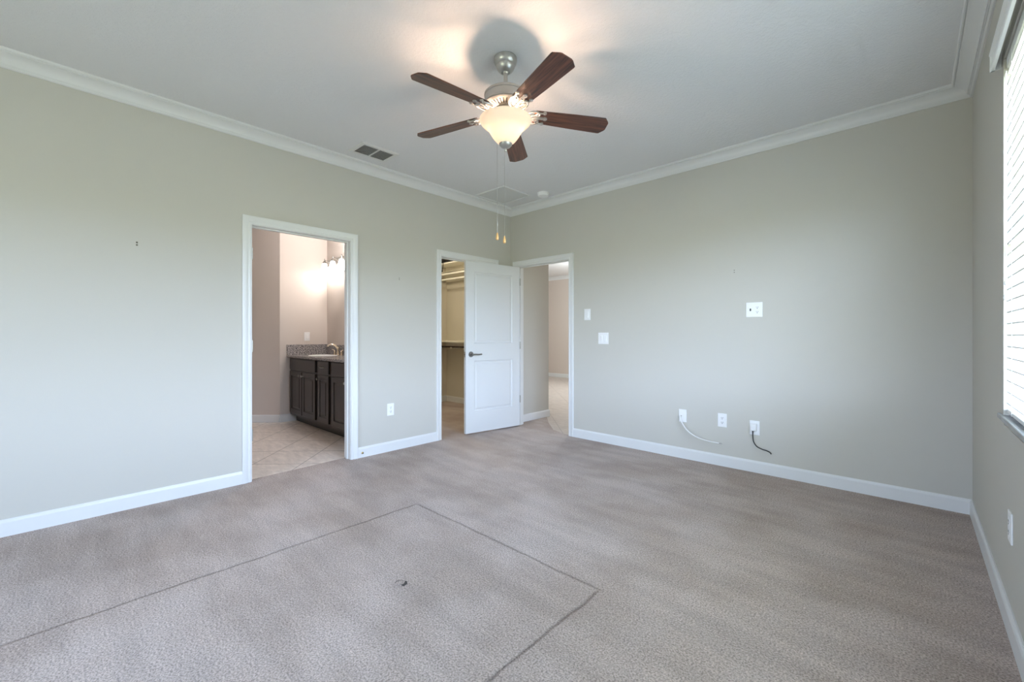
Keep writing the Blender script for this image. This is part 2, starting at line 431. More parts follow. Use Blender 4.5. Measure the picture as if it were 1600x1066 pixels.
def base(name, A, B, N, ma=0, mb=0, m='trim', h=1.0):
    A, B, N = Vector((*A, 0)), Vector((*B, 0)), Vector((*N, 0)); D = (B-A).normalized(); bm = BM()
    sweep(bm, BP, [lambda u, v: A+N*u+D*u*ma+Vector((0, 0, v*h-.003)), lambda u, v: B+N*u-D*u*mb+Vector((0, 0, v*h-.003))])
    return struct(name, bm, m)
CW = .064                       # casing width
RV = .004                       # reveal
base('baseboard_left', (0, RY), (0, BY0-CW-RV), (1, 0), 1, 0)
base('baseboard_left', (0, BY1+CW+RV), (0, CY0-CW-RV), (1, 0))
base('baseboard_left', (0, CY1+CW+RV), (0, 0), (1, 0), 0, 1)
base('baseboard_back', (DX1+CW+RV, 0), (W, 0), (0, -1), 0, 1)
base('baseboard_right', (W, 0), (W, RY), (-1, 0), 1, 1)
base('baseboard_rear', (W, RY), (0, RY), (0, 1), 1, 1)
base('baseboard_hall', (.015, WT), (.015, .76), (1, 0), 0, -1)
base('baseboard_hall', (.015, .76), (-5.1, .76), (0, 1), -1, 1)
base('baseboard_far', (-5.1, 5.4), (2.5, 5.4), (0, -1), 1, 1)
base('baseboard_bathroom', (-2.31, -1.97), (-2.31, -1.77), (1, 0), .4, 0)
base('baseboard_bathroom', (-2.91, -2.57), (-2.31, -1.97), (.7071, -.7071), .4, .4)
base('baseboard_bathroom', (-2.91, -4.2), (-2.91, -2.57), (1, 0), 1, .4)
base('baseboard_closet', (-2.15, .66), (-WT, .66), (0, -1), 1, 1)
base('baseboard_closet', (-2.15, -1.235), (-2.15, .66), (1, 0), 1, 1)

# casing profile: u = distance from the opening outwards, v = projection from the wall
KP = [(0, 0), (0, .008), (.006, .011), (.016, .0115), (.020, .0085), (.026, .010), (.036, .0145), (.050, .017), (.060, .017), (CW, .014), (CW, 0)]
def casing(name, ax, plane, nrm, a0, a1, zt, clip1=None):
    """mitred casing round three sides of an opening"""
    bm = BM(); a0 -= RV; a1 += RV; zt += RV
    def P(a, z, v): return Vector((plane+nrm*v, a, z)) if ax == 'x' else Vector((a, plane+nrm*v, z))
    sweep(bm, KP, [lambda u, v: P(a0-u, 0, v), lambda u, v: P(a0-u, zt+u, v),
                   lambda u, v: P(a1+u, zt+u, v), lambda u, v: P(a1+u, 0, v)])
    return struct(name, bm, 'trim', smooth=True)
def jamb(name, ax, c0, c1, a0, a1, zt, stop=None):
    bm = BM()
    def b(p0, p1, z0, z1, q0=c0, q1=c1):
        if ax == 'x': box(bm, (q0, p0, z0), (q1, p1, z1))
        else: box(bm, (p0, q0, z0), (p1, q1, z1))
    b(a0-J, a0, 0, zt+J); b(a1, a1+J, 0, zt+J); b(a0, a1, zt, zt+J)
    if stop:
        s0, s1 = stop; t = .010
        b(a0, a0+t, 0, zt, s0, s1); b(a1-t, a1, 0, zt, s0, s1); b(a0+t, a1-t, zt-t, zt, s0, s1)
    return struct(name, bm, 'trim')
casing('trim_6', 'x', 0, 1, BY0, BY1, DH); casing('trim_7', 'x', 0, 1, CY0, CY1, DH); casing('trim_8', 'y', 0, -1, DX0, DX1, DH)
casing('trim_9', 'x', -WT, -1, BY0, BY1, DH); casing('trim_10', 'x', -WT, -1, CY0, CY1, DH)
jb = jamb('trim_11', 'x', -WT, 0, BY0, BY1, DH, (-.075, -.045)); jc = jamb('trim_12', 'x', -WT, 0, CY0, CY1, DH, (-.075, -.045))
jd = jamb('trim_13', 'y', 0, WT, DX0, DX1, DH, (.045, .075))
# threshold strip where the bathroom tile meets the carpet is hidden in the pile

# ------------------------------------------------------------------ panelled doors
def door_slab(bm, w, h, t):
    """two-panel moulded slab, hinge edge at x=0, thickness 0..t in y, both faces recessed"""
    def face(y, s):
        px0, px1 = .115, w-.115
        rects = [(px0, .245, px1, .83), (px0, 1.03, px1, h-.115)]
        # stiles and rails of the face
        zs = [0, .245, .83, 1.03, h-.115, h]
        def q(a, b, c, d): bm.faces.new([bm.verts.new(p) for p in (a, b, c, d)])
        def rect(x0, z0, x1, z1, yy): q((x0, yy, z0), (x1, yy, z0), (x1, yy, z1), (x0, yy, z1))
        rect(0, 0, px0, h, y); rect(px1, 0, w, h, y)
        for z0, z1 in ((0, .245), (.83, 1.03), (h-.115, h)): rect(px0, z0, px1, z1, y)
        for x0, z0, x1, z1 in rects:
            prev = (x0, z0, x1, z1, y)
            for ins, dep in ((.005, .008), (.012, .012), (.022, .012), (.036, .004), (.040, .004)):
                cur = (x0+ins, z0+ins, x1-ins, z1-ins, y-s*dep)
                a, b, c, d, e = prev; a2, b2, c2, d2, e2 = cur
                q((a, e, b), (c, e, b), (c2, e2, b2), (a2, e2, b2)); q((c, e, b), (c, e, d), (c2, e2, d2), (c2, e2, b2))
                q((c, e, d), (a, e, d), (a2, e2, d2), (c2, e2, d2)); q((a, e, d), (a, e, b), (a2, e2, b2), (a2, e2, d2))
                prev = cur
            rect(*prev[:4], prev[4])
    face(0, -1); face(t, 1)
    for a, b in (((0, 0), (w, 0)), ((0, h), (w, h))):
        bm.faces.new([bm.verts.new(p) for p in ((0, 0, a[1]), (w, 0, a[1]), (w, t, a[1]), (0, t, a[1]))])
    for x in (0, w): bm.faces.new([bm.verts.new(p) for p in ((x, 0, 0), (x, t, 0), (x, t, h), (x, 0, h))])
    bmesh.ops.remove_doubles(bm, verts=bm.verts, dist=1e-5)
def lever(bm, x, z, y, s):
    cyl(bm, (x, y, z), (x, y+s*.008, z), .033, .031, 28); cyl(bm, (x, y+s*.008, z), (x, y+s*.05, z), .012, .010, 16)
    tube(bm, spline([(x, y+s*.046, z), (x-.03, y+s*.050, z+.002), (x-.07, y+s*.050, z-.001), (x-.118, y+s*.046, z+.001)], 6), .0085, 10)
def make_door(name, w, h, t, label=None):
    bm = BM(); door_slab(bm, w, h, t); d = struct(name, bm, 'door', label=label)
    bm = BM(); lever(bm, w-.07, .905, 0, -1); obj('door_handle', bm, 'chrome', d, smooth=True)
    bm = BM(); lever(bm, w-.07, .905, t, 1); obj('door_handle', bm, 'chrome', d, smooth=True)
    bm = BM(); box(bm, (w-.0005, t/2-.012, .875), (w+.0015, t/2+.012, .935)); obj('latch_plate', bm, 'steel', d)
    bm = BM(); box(bm, (w, t/2-.007, .896), (w+.009, t/2+.007, .914), .002); obj('latch_bolt', bm, 'chrome', d)
    for z in (.33, 1.0, 1.79):
        bm = BM(); cyl(bm, (-.004, -.006, z-.045), (-.004, -.006, z+.045), .0055, seg=12)
        box(bm, (-.003, -.003, z-.045), (.0005, t*.8, z+.045)); obj('hinge', bm, 'hinge', d, smooth=True)
    return d
T_ = .035
# bedroom door, swung back towards the closet doorway: face seen from the room is local y=0
hx, hy = .128, -.008
end = Vector((.045, -.795)); start = Vector((.165, -.012))
dirv = (end-start).normalized()
ang = math.atan2(dirv.y, dirv.x)
d1 = make_door('door_1', .79, 1.975, T_, 'white two-panel bedroom door swung open beside the closet doorway')
# local +y must point towards the left wall (away from the room)
ydir = Vector((-dirv.y, dirv.x))
R = Matrix.Rotation(ang, 4, 'Z')
if ydir.x > 0: R = R @ Matrix.Diagonal((1, -1, 1, 1))
d1.matrix_world = Matrix.Translation((start.x, start.y, .014)) @ R
d2 = make_door('door_2', .78, 1.975, T_, 'white panel door standing open inside the bathroom')
d2.matrix_world = Matrix.Translation((-WT-.025, BY0-.04, .014)) @ Matrix.Rotation(math.radians(183), 4, 'Z')
for z in (.36, 1.055, 1.78):
    bm = BM(); box(bm, (-.040, BY0-.0005, z-.045), (-.012, BY0+.0025, z+.045), .0008)
    cyl(bm, (-.008, BY0+.004, z-.045), (-.008, BY0+.004, z+.045), .0045, seg=10); obj('hinge', bm, 'hinge', jb, smooth=True)
bm = BM(); box(bm, (DX1-.0025, .012, .885), (DX1+.0005, .036, .945)); obj('strike_plate', bm, 'steel', jd)

# ------------------------------------------------------------------ window and unseen rear fill window
wf = BM()
x0, x1 = W+.105, W+.15
for a, b in (((x0, WY0, WZ0), (x1, WY0+.05, WZ1)), ((x0, WY1-.05, WZ0), (x1, WY1, WZ1)), ((x0, WY0, WZ0), (x1, WY1, WZ0+.05)), ((x0, WY0, WZ1-.05), (x1, WY1, WZ1)),
             ((x0+.005, WY0, (WZ0+WZ1)/2-.02), (x1-.005, WY1, (WZ0+WZ1)/2+.02)), ((x0, (WY0+WY1)/2-.03, WZ0), (x1, (WY0+WY1)/2+.03, WZ1))): box(wf, a, b)
win = struct('window_1', wf, 'glassframe')
bm = BM(); box(bm, (W+.125, WY0+.04, WZ0+.04), (W+.129, WY1-.04, WZ1-.04)); obj('window_glass', bm, 'glass', win)
bm = BM(); box(bm, (W-.012, WY0-.055, WZ0-.0015), (W+.0, WY1+.060, WZ0+.0185), .003); box(bm, (W-.002, WY0+.0, WZ0-.0015), (W+.104, WY1, WZ0+.0185))
obj('window_sill', bm, 'marble', win)
wf = BM()
y0, y1 = RY-.13, RY-.06
gm = (GX0+GX1)/2
for a, b in (((GX0, y0, GZ0), (GX0+.05, y1, GZ1)), ((GX1-.05, y0, GZ0), (GX1, y1, GZ1)), ((GX0, y0, GZ1-.05), (GX1, y1, GZ1)), ((GX0, y0, GZ0), (GX1, y1, GZ0+.05)), ((gm-.03, y0, GZ0), (gm+.03, y1, GZ1))): box(wf, a, b)
w2 = struct('rear_fill_window', wf, 'glassframe')  # unseen rear window, shaped to give weak fill daylight
bm = BM(); box(bm, (GX0+.04, RY-.098, GZ0+.04), (GX1-.04, RY-.092, GZ1-.04)); obj('window_glass', bm, 'glass', w2)
bm = BM(); box(bm, (GX0-.05, RY-.001, GZ0-.001), (GX1+.05, RY+.012, GZ0+.018), .003); box(bm, (GX0, RY-.06, GZ0-.001), (GX1, RY+.0, GZ0+.018)); obj('window_sill', bm, 'marble', w2)
# unseen overhang added outside the window wall to block high sky
bm = BM(); box(bm, (W+.16, RY-.8, 2.75), (W+.60, .4, 2.85)); box(bm, (W+.58, RY-.8, 2.68), (W+.62, .4, 2.90)); struct('eave_blocker', bm, 'trim')

# faux-wood blind inside the window recess
bl = thing('window_blind', 'white horizontal slat blind hanging in the right-hand window', 'blind', (W+.033, (WY0+WY1)/2, WZ0))
bx, bc = 0, 0; hl = (WY1-WY0)/2-.006
top = WZ1-WZ0
bm = BM(); box(bm, (-.025, -hl, top-.045), (.025, hl, top-.003)); obj('headrail', bm, 'blind', bl)
NS = 30; pitch = (top-.065-.075)/(NS-1)
tilt = math.radians(-14)
bm0 = None
for i in range(NS):
    z = .075+i*pitch
    bm = BM()
    rm = Matrix.Rotation(tilt, 4, 'Y')
    box(bm, (-.025, -hl, -.0026), (.025, hl, .0026))
    bmesh.ops.transform(bm, matrix=rm, verts=bm.verts)
    s = obj('slat', bm, 'blind', bl); s.location = (0, 0, z)
bm = BM(); box(bm, (-.024, -hl, .028), (.024, hl, .044), .003); obj('bottom_rail', bm, 'blind', bl)
for yy in (hl-.13, hl-.62, 0, -hl+.62, -hl+.13):
    bm = BM()
    for xx in (-.0262, .0262): cyl(bm, (xx, yy, .03), (xx, yy, top-.02), .0011, seg=6)
    obj('ladder_cord', bm, 'blind', bl)
bm = BM(); cyl(bm, (-.032, hl-.04, 1.42), (-.032, hl-.045, .52), .0016, seg=6); cyl(bm, (-.032, hl-.06, 1.42), (-.032, hl-.065, .58), .0016, seg=6)
lathe(bm, [(0, 0), (.006, .002), (.008, .014), (.003, .03), (0, .032)], (-.032, hl-.045, .49), 12); lathe(bm, [(0, 0), (.006, .002), (.008, .014), (.003, .03), (0, .032)], (-.032, hl-.065, .55), 12)
obj('pull_cord', bm, 'blind', bl, smooth=True)
va = thing('blind_valance', 'white moulded valance box across the window top above the blind', 'valance', (W, (WY0+WY1)/2, 2.272))
vl = (WY1-WY0)/2+.055
bm = BM()
VP = [(0, 0), (-.030, 0), (-.034, .006), (-.034, .016), (-.028, .022), (-.028, .058), (-.036, .068), (-.036, .078), (-.030, .078), (-.022, .070), (-.022, .008), (0, .008)]
VP = [(-.020, 0), (-.030, 0), (-.033, .005), (-.033, .014), (-.027, .020), (-.027, .060), (-.036, .070), (-.036, .078), (-.020, .078)]
sweep(bm, VP, [lambda u, v: Vector((u, vl, v)), lambda u, v: Vector((u, -vl, v))]); obj('front_board', bm, 'blind', va)
for s in (-1, 1):
    bm = BM(); box(bm, (-.034, s*vl, 0), (-.0005, s*(vl-.009), .078)); obj('end_return', bm, 'blind', va)

# ------------------------------------------------------------------ ceiling fan
FX, FY = 2.046, -2.21
fan = thing('ceiling_fan', 'five-blade ceiling fan with dark wood blades and a lit glass bowl', 'ceiling fan', (FX, FY, 2.2))
Z0 = 2.2
def fz(z): return z-Z0
bm = BM(); lathe(bm, [(0, fz(H)), (.062, fz(H)), (.066, fz(H)-.004), (.066, fz(H)-.022), (.060, fz(H)-.036), (.053, fz(H)-.043), (.053, fz(H)-.052), (.046, fz(H)-.068), (.034, fz(H)-.080), (.022, fz(H)-.084), (.020, fz(H)-.076), (0, fz(H)-.072)])
obj('canopy', bm, 'pewter', fan, smooth=True)
bm = BM(); cyl(bm, (0, 0, fz(2.52)), (0, 0, fz(H)-.075), .0115); sph(bm, (0, 0, fz(H)-.080), .019); obj('downrod', bm, 'pewter', fan, smooth=True)
bm = BM(); lathe(bm, [(0, fz(2.548)), (.020, fz(2.548)), (.024, fz(2.536)), (.080, fz(2.532)), (.116, fz(2.527)), (.123, fz(2.520)), (.123, fz(2.512)), (.119, fz(2.508)), (.119, fz(2.474)), (.123, fz(2.470)), (.123, fz(2.464)), (.112, fz(2.460)), (0, fz(2.460))])
obj('motor_housing', bm, 'pewter', fan, smooth=True)
bm = BM(); lathe(bm, [(.118, fz(2.464)), (.121, fz(2.459)), (.112, fz(2.450)), (.068, fz(2.436)), (.060, fz(2.436)), (.050, fz(2.440))]); vr = obj('vent_ring', bm, 'pewter', fan, smooth=True)
bm = BM()
for k in range(34):
    a = 2*PI*k/34; rm = Matrix.Rotation(a, 4, 'Z') @ Matrix.Translation((.091, 0, fz(2.4422))) @ Matrix.Rotation(-.308, 4, 'Y')
    bmesh.ops.create_cube(bm, size=1, matrix=rm @ Matrix.Diagonal((.032, .0068, .002, 1)))
obj('vent_slots', bm, 'slot', vr)
bm = BM(); lathe(bm, [(0, fz(2.440)), (.058, fz(2.440)), (.060, fz(2.432)), (.060, fz(2.420)), (.050, fz(2.414)), (0, fz(2.414))]); obj('flywheel', bm, 'pewter', fan, smooth=True)
bm = BM(); lathe(bm, [(0, fz(2.416)), (.046, fz(2.416)), (.048, fz(2.410)), (.048, fz(2.392)), (.060, fz(2.386)), (.066, fz(2.380)), (.060, fz(2.376)), (0, fz(2.376))]); obj('switch_housing', bm, 'pewter', fan, smooth=True)
# glass bowl: open above, thin wall
outer = [(.150, 2.378), (.1495, 2.372), (.143, 2.360), (.130, 2.347), (.113, 2.334), (.100, 2.320), (.090, 2.304), (.079, 2.285), (.067, 2.268), (.053, 2.252), (.038, 2.241), (.012, 2.238)]
inner = [(max(r-.004, .008), z+.003) for r, z in outer[::-1]]
bm = BM(); lathe(bm, [(r, fz(z)) for r, z in outer+inner], seg=56, closed=True); obj('glass_bowl', bm, 'bowl', fan, smooth=True)
bm = BM(); cyl(bm, (0, 0, fz(2.238)), (0, 0, fz(2.378)), .006, seg=12)
for k in range(2):
    a = PI*k+.75; cyl(bm, (0, 0, fz(2.362)), (.052*math.cos(a), .052*math.sin(a), fz(2.350)), .009, seg=12); cyl(bm, (.045*math.cos(a), .045*math.sin(a), fz(2.356)), (.058*math.cos(a), .058*math.sin(a), fz(2.334)), .013, seg=14)
obj('lamp_socket', bm, 'pewter', fan, smooth=True)
FANW = 27.0
for k in range(2):
    a = PI*k+.75; c = (.060*math.cos(a), .060*math.sin(a), fz(2.338))
    bm = BM(); sph(bm, c, .014, (1, 1, 1.2)); obj('bulb', bm, 'bulb', fan, smooth=True)
    lamp('fan_lamp', (FX+.060*math.cos(a), FY+.060*math.sin(a), 2.338), FANW, (1, .66, .46), .026).data.use_shadow = True
bm = BM(); lathe(bm, [(0, fz(2.244)), (.034, fz(2.244)), (.038, fz(2.240)), (.036, fz(2.232)), (.026, fz(2.221)), (.012, fz(2.215)), (.005, fz(2.213)), (.005, fz(2.206)), (.008, fz(2.202)), (.006, fz(2.196)), (0, fz(2.194))]); obj('finial', bm, 'pewter', fan, smooth=True)
cr_ = Vector((math.cos(.7537), math.sin(.7537)))   # a horizontal direction across the room
for off, zb in ((-.020, 1.718), (-.003, 1.698)):
    x, y = off*cr_.x+.048*-.68, off*cr_.y+.048*.73
    # bead chain leaves the switch housing behind the bowl and hangs straight down
    x, y = off*cr_.x-.054*.69+0, off*cr_.y+.054*.73
    bm = BM()
    pts = spline([(x*.7, y*.7, fz(2.40)), (x*1.9, y*1.9, fz(2.384)), (x*2.55, y*2.55, fz(2.36)), (x*2.6, y*2.6, fz(2.2)), (x*2.6, y*2.6, fz(zb+.045))], 8)
    tube(bm, pts, .0009, 6)
    L = fz(2.36)-fz(zb+.045); nb = int(L/.010)
    for i in range(nb): bmesh.ops.create_icosphere(bm, subdivisions=1, radius=.0016, matrix=Matrix.Translation((x*2.6, y*2.6, fz(zb+.045)+i*.010)))
    ch = obj('pull_chain', bm, 'steel', fan)
    bm = BM(); lathe(bm, [(0, .046), (.003, .045), (.006, .034), (.0095, .014), (.0085, .004), (.004, 0), (0, 0)], (x*2.6, y*2.6, fz(zb)), 16); obj('chain_fob', bm, 'fobwood', ch, smooth=True)

# blades: local x outwards, built flat then pitched
def blade_mesh():
    bm = BM(); out = []
    r0, r1 = .165, .612
    pts = [(r0, .044), (r0+.010, .050), (.40, .059), (r1-.036, .066), (r1-.028, .0645), (r1-.004, .036), (r1, .026)]
    ring = pts+[(x, -y) for x, y in pts[::-1]]
    lo = [bm.verts.new((x, y, -.003)) for x, y in ring]; hi = [bm.verts.new((x, y, .003)) for x, y in ring]; n = len(ring)
    bm.faces.new(lo[::-1]); bm.faces.new(hi)
    for k in range(n): bm.faces.new((lo[k], lo[(k+1) % n], hi[(k+1) % n], hi[k]))
    bmesh.ops.bevel(bm, geom=[e for e in bm.edges if abs(e.verts[0].co.z-e.verts[1].co.z) < 1e-6], offset=.0012, segments=1, affect='EDGES')
    return bm
def iron_mesh():
    bm = BM()
    # arm from the flywheel, scrolled fork and a scalloped plate beneath the blade
    tube(bm, spline([(.045, 0, -.004), (.085, 0, -.010), (.120, 0, -.016), (.150, 0, -.012), (.200, 0, -.007)], 6), [.008]*25, 8)
    for s in (-1, 1):
        tube(bm, spline([(.090, 0, -.011), (.112, s*.026, -.014), (.140, s*.046, -.012), (.172, s*.050, -.008), (.196, s*.036, -.007), (.192, s*.020, -.007), (.176, s*.020, -.008)], 6), .0052, 8)
        tube(bm, spline([(.136, 0, -.014), (.150, s*.018, -.011), (.172, s*.024, -.008), (.190, s*.040, -.007), (.222, s*.043, -.007)], 6), .0048, 8)
        cyl(bm, (.222, s*.043, -.009), (.222, s*.043, -.002), .011, seg=14)
        sph(bm, (.222, s*.043, -.010), .005, (1, 1, .6), 10, 6)
    cyl(bm, (.232, 0, -.009), (.232, 0, -.002), .013, seg=14); sph(bm, (.232, 0, -.010), .005, (1, 1, .6), 10, 6)
    box(bm, (.165, -.010, -.0085), (.232, .010, -.0035), .001)
    return bm
bmB = blade_mesh(); bmI = iron_mesh(); b0 = i0 = None
A0 = -.3336
dz = (0, 0, 0, .016, -.016)
for k in range(5):
    a = A0+2*PI*k/5
    droop = .045-dz[k]/.6
    Mx = Matrix.Translation((0, 0, fz(2.418))) @ Matrix.Rotation(a, 4, 'Z') @ Matrix.Rotation(droop, 4, 'Y') @ Matrix.Rotation(math.radians(-12), 4, 'X')
    if b0 is None:
        b0 = obj('blade', bmB, 'wood', fan); i0 = obj('blade_iron', bmI, 'pewter', b0, smooth=True); bo = b0
    else:
        bo = b0.copy(); col.objects.link(bo); io = i0.copy(); col.objects.link(io); bo.parent = fan; io.parent = bo
    bo.matrix_local = Mx

# ------------------------------------------------------------------ ceiling items
vt = thing('air_vent', 'white louvred air vent on the ceiling left of the fan', 'vent', (.335, -2.088, H))
a, b = .127, .171
def frame_ring(bm, a, b, w, z0, z1, mid=0):
    for p, q in (((-a, -b, z0), (a, -b+w, z1)), ((-a, b-w, z0), (a, b, z1)), ((-a, -b+w, z0), (-a+w, b-w, z1)), ((a-w, -b+w, z0), (a, b-w, z1))): box(bm, p, q)
    if mid: box(bm, (-a+w, -mid, z0), (a-w, mid, z1))
bm = BM(); frame_ring(bm, a-.004, b-.004, .028, -.011, -.005, .006); frame_ring(bm, a, b, .020, -.006, 0)
obj('vent_frame', bm, 'vent', vt)
bm = BM(); box(bm, (-a+.025, -b+.025, -.0015), (a-.025, b-.025, -.0005)); obj('duct_opening', bm, 'void', vt)
for i in range(8):
    x = -a+.044+i*.0228
    bm = BM(); box(bm, (-.0095, -b+.030, -.0006), (.0095, b-.030, .0006)); sl = obj('louvre', bm, 'louvre', vt)
    sl.matrix_local = Matrix.Translation((x, 0, -.0080)) @ Matrix.Rotation(math.radians(12), 4, 'Y')
ht = thing('attic_hatch', 'square ceiling access panel with thin white frame near the room corner', 'ceiling hatch', (.360, -.505, H))
a = .222
bm = BM(); frame_ring(bm, a, a, .012, -.010, 0)
obj('hatch_frame', bm, 'trim', ht)
bm = BM(); box(bm, (-a+.0125, -a+.0125, -.004), (a-.014, a-.014, -.0005)); obj('hatch_panel', bm, 'hatch', ht)
sd = thing('smoke_detector', 'round white smoke detector on the ceiling near the back wall', 'smoke detector', (.735, -.250, H))
bm = BM(); lathe(bm, [(0, 0), (.066, 0), (.066, -.010), (.060, -.013), (0, -.013)]); obj('mounting_base', bm, 'plastic', sd, smooth=True)
bm = BM(); lathe(bm, [(0, -.012), (.061, -.012), (.062, -.022), (.056, -.036), (.044, -.041), (.030, -.042), (0, -.043)]); obj('sensor_cover', bm, 'plastic', sd, smooth=True)

# ------------------------------------------------------------------ wall plates: local frame x = across, y = out of the wall, z = up
def plate_root(name, label, cat, wall_, u, z, group=None):
    if wall_ == 'back': loc, rz = (u, 0, z), PI
    elif wall_ == 'left': loc, rz = (0, u, z), -PI/2
    elif wall_ == 'right': loc, rz = (W, u, z), PI/2
    else: loc, rz = (-2.31, u, z), -PI/2
    return thing(name, label, cat, loc, rz, group)
def plate(t, w, h, m='plastic'):
    bm = BM(); box(bm, (-w/2, 0, -h/2), (w/2, .006, h/2), .0022); return obj('cover_plate', bm, m, t)
def receptacle(t, z, slots=True):
    bm = BM(); box(bm, (-.0165, .004, z-.0145), (.0165, .0078, z+.0145), .003); r = obj('receptacle', bm, 'plastic', t)
    if slots:
        bm = BM()
        box(bm, (-.0072, .007, z-.002), (-.0050, .0083, z+.008)); box(bm, (.0050, .007, z-.002), (.0072, .0083, z+.007)); cyl(bm, (0, .007, z-.008), (0, .0083, z-.008), .003, seg=10)
        obj('socket_slots', bm, 'slot', r)
def screw(t, x, z):
    bm = BM(); cyl(bm, (x, .005, z), (x, .0068, z), .003, seg=10); obj('screw', bm, 'vent', t)
def outlet(label, wall_, u, z):
    t = plate_root('wall_outlet', label, 'outlet', wall_, u, z); plate(t, .074, .118)
    receptacle(t, .020); receptacle(t, -.020); screw(t, 0, 0); return t
def rocker(t, x, up=1):
    bm = BM(); box(bm, (x-.017, .005, -.034), (x+.017, .0075, .034), .001); r = obj('switch_frame', bm, 'plastic', t)
    bm = BM(); rm = Matrix.Rotation(.09*up, 4, 'X'); box(bm, (x-.0145, .0055, -.031), (x+.0145, .0105, .031), .0015, rot=rm); obj('rocker', bm, 'plastic', r)
outlet('white duplex outlet on the left wall between bathroom and closet doorways', 'left', -1.726, .409)
outlet('white duplex outlet on the right wall below the window', 'right', -1.476, .405)
outlet('white empty duplex outlet on the back wall between the two cabled plates', 'back', 2.541, .398)
t3 = outlet('white duplex outlet on the back wall holding a plugged-in white adapter', 'back', 2.793, .370)
t = plate_root('light_switch', 'single narrow white rocker switch plate right of the bedroom doorway, higher one', 'switch', 'back', 1.156, 1.365); plate(t, .078, .122); rocker(t, 0)
t = plate_root('light_switch', 'square white double rocker switch plate on the back wall, lower one', 'switch', 'back', 1.356, 1.106); plate(t, .122, .122); rocker(t, -.024); rocker(t, .024, -1)
t = plate_root('light_switch', 'white switch plate on the bathroom side wall above the granite splash', 'switch', 'bath', -1.627, 1.122); plate(t, .074, .116); rocker(t, 0)
t = plate_root('tv_wall_plate', 'white double plate with cable port and outlet high on the back wall', 'wall plate', 'back', 2.790, 1.352); plate(t, .122, .122)
bm = BM(); lathe(bm, [(0, 0), (.009, 0), (.0095, .003), (0, .003)], mtx=Matrix.Translation((.027, .0062, 0)) @ Matrix.Rotation(-PI/2, 4, 'X') @ Matrix.Diagonal((.62, 1.25, 1, 1)), seg=20); obj('cable_port', bm, 'slot', t)
bm = BM(); box(bm, (-.040, .005, -.033), (-.007, .0078, .033), .001); r = obj('receptacle', bm, 'plastic', t)
for z in (.019, -.019):
    bm = BM()
    box(bm, (-.0300, .0073, z-.002), (-.0280, .0086, z+.007)); box(bm, (-.0190, .0073, z-.002), (-.0170, .0086, z+.006)); cyl(bm, (-.0235, .0073, z-.008), (-.0235, .0086, z-.008), .003, seg=10)
    obj('socket_slots', bm, 'slot', r)
# coax plate and its cable
t = plate_root('coax_wall_plate', 'white coax plate low on the back wall with a white cable hanging', 'wall plate', 'back', 2.196, .394); plate(t, .070, .116)
bm = BM(); cyl(bm, (.012, .005, -.002), (.012, .018, -.002), .006, seg=6); cyl(bm, (.012, .018, -.002), (.012, .024, -.002), .0045, seg=12); obj('coax_jack', bm, 'steel', t)
c = BM()
pts = spline([(2.184, -.024, .392), (2.187, -.040, .376), (2.215, -.050, .325), (2.270, -.056, .265), (2.350, -.058, .226), (2.440, -.060, .210), (2.530, -.056, .205)], 8)
tube(c, pts, .0050, 10); cb = obj('coax_cable', c, 'cable', smooth=True)
tag(cb, 'white coaxial cable curving from the left plate on the back wall', 'cable')
bm = BM(); cyl(bm, (2.530, -.056, .205), (2.552, -.054, .2045), .0056, seg=6); obj('cable_connector', bm, 'steel', cb)
# plug-in adapter and black cord
ad = thing('power_adapter', 'white plug-in power adapter with black cord in the right-most back wall outlet', 'power adapter', (2.792, -.0085, .378))
bm = BM(); box(bm, (-.024, -.034, -.030), (.022, 0, .028), .004)
for v in bm.verts:
    if v.co.z < -.01 and v.co.y < -.02: v.co.x *= .8
obj('adapter_body', bm, 'plastic', ad)
bm = BM(); cyl(bm, (-.006, -.022, -.042), (-.006, -.022, -.029), .005, .0062, seg=12)
tube(bm, spline([(-.006, -.022, -.036), (-.005, -.024, -.075), (.002, -.028, -.118), (.025, -.034, -.150), (.060, -.036, -.166), (.098, -.036, -.174), (.122, -.036, -.184), (.130, -.035, -.196)], 8), .0043, 10)
obj('power_cord', bm, 'black', ad, smooth=True)

# screw anchors left in the walls
def anchor(label, wall_, u, z, n=2, gap=.017, sc=1, cat='wall anchor'):
    t = plate_root('wall_anchor', label, cat, wall_, u, z)
    for i in range(n):
        bm = BM(); lathe(bm, [(0, .0025), (.0030*sc, .0022), (.0055*sc, .0006), (.0055*sc, 0), (0, 0)], mtx=Matrix.Translation((0, 0, (i-(n-1)/2)*gap)) @ Matrix.Rotation(-PI/2, 4, 'X'), seg=14)
        obj('screw_head', bm, 'anchor', t)
anchor('two small dark screw heads on the left wall, left of the bathroom doorway', 'left', -3.612, 1.747)
anchor('two tiny dark screw heads on the left wall between the two doorways', 'left', -1.626, 1.704, gap=.014, sc=.75)
anchor('two faint screw heads on the back wall above the double plate', 'back', 2.636, 1.688, gap=.018, sc=.7)
t = thing('door_stop', 'small brass door stop on the baseboard right of the bathroom doorway', 'door stop', (.013, -2.026, .042))
bm = BM(); lathe(bm, [(0, 0), (.011, 0), (.010, .003), (.005, .006), (0, .006)], mtx=Matrix.Rotation(PI/2, 4, 'Y'), seg=18); obj('mounting_base', bm, 'brass', t, smooth=True)
bm = BM(); cyl(bm, (.005, 0, 0), (.012, 0, 0), .0055, seg=14); obj('stub', bm, 'black', t, smooth=True)

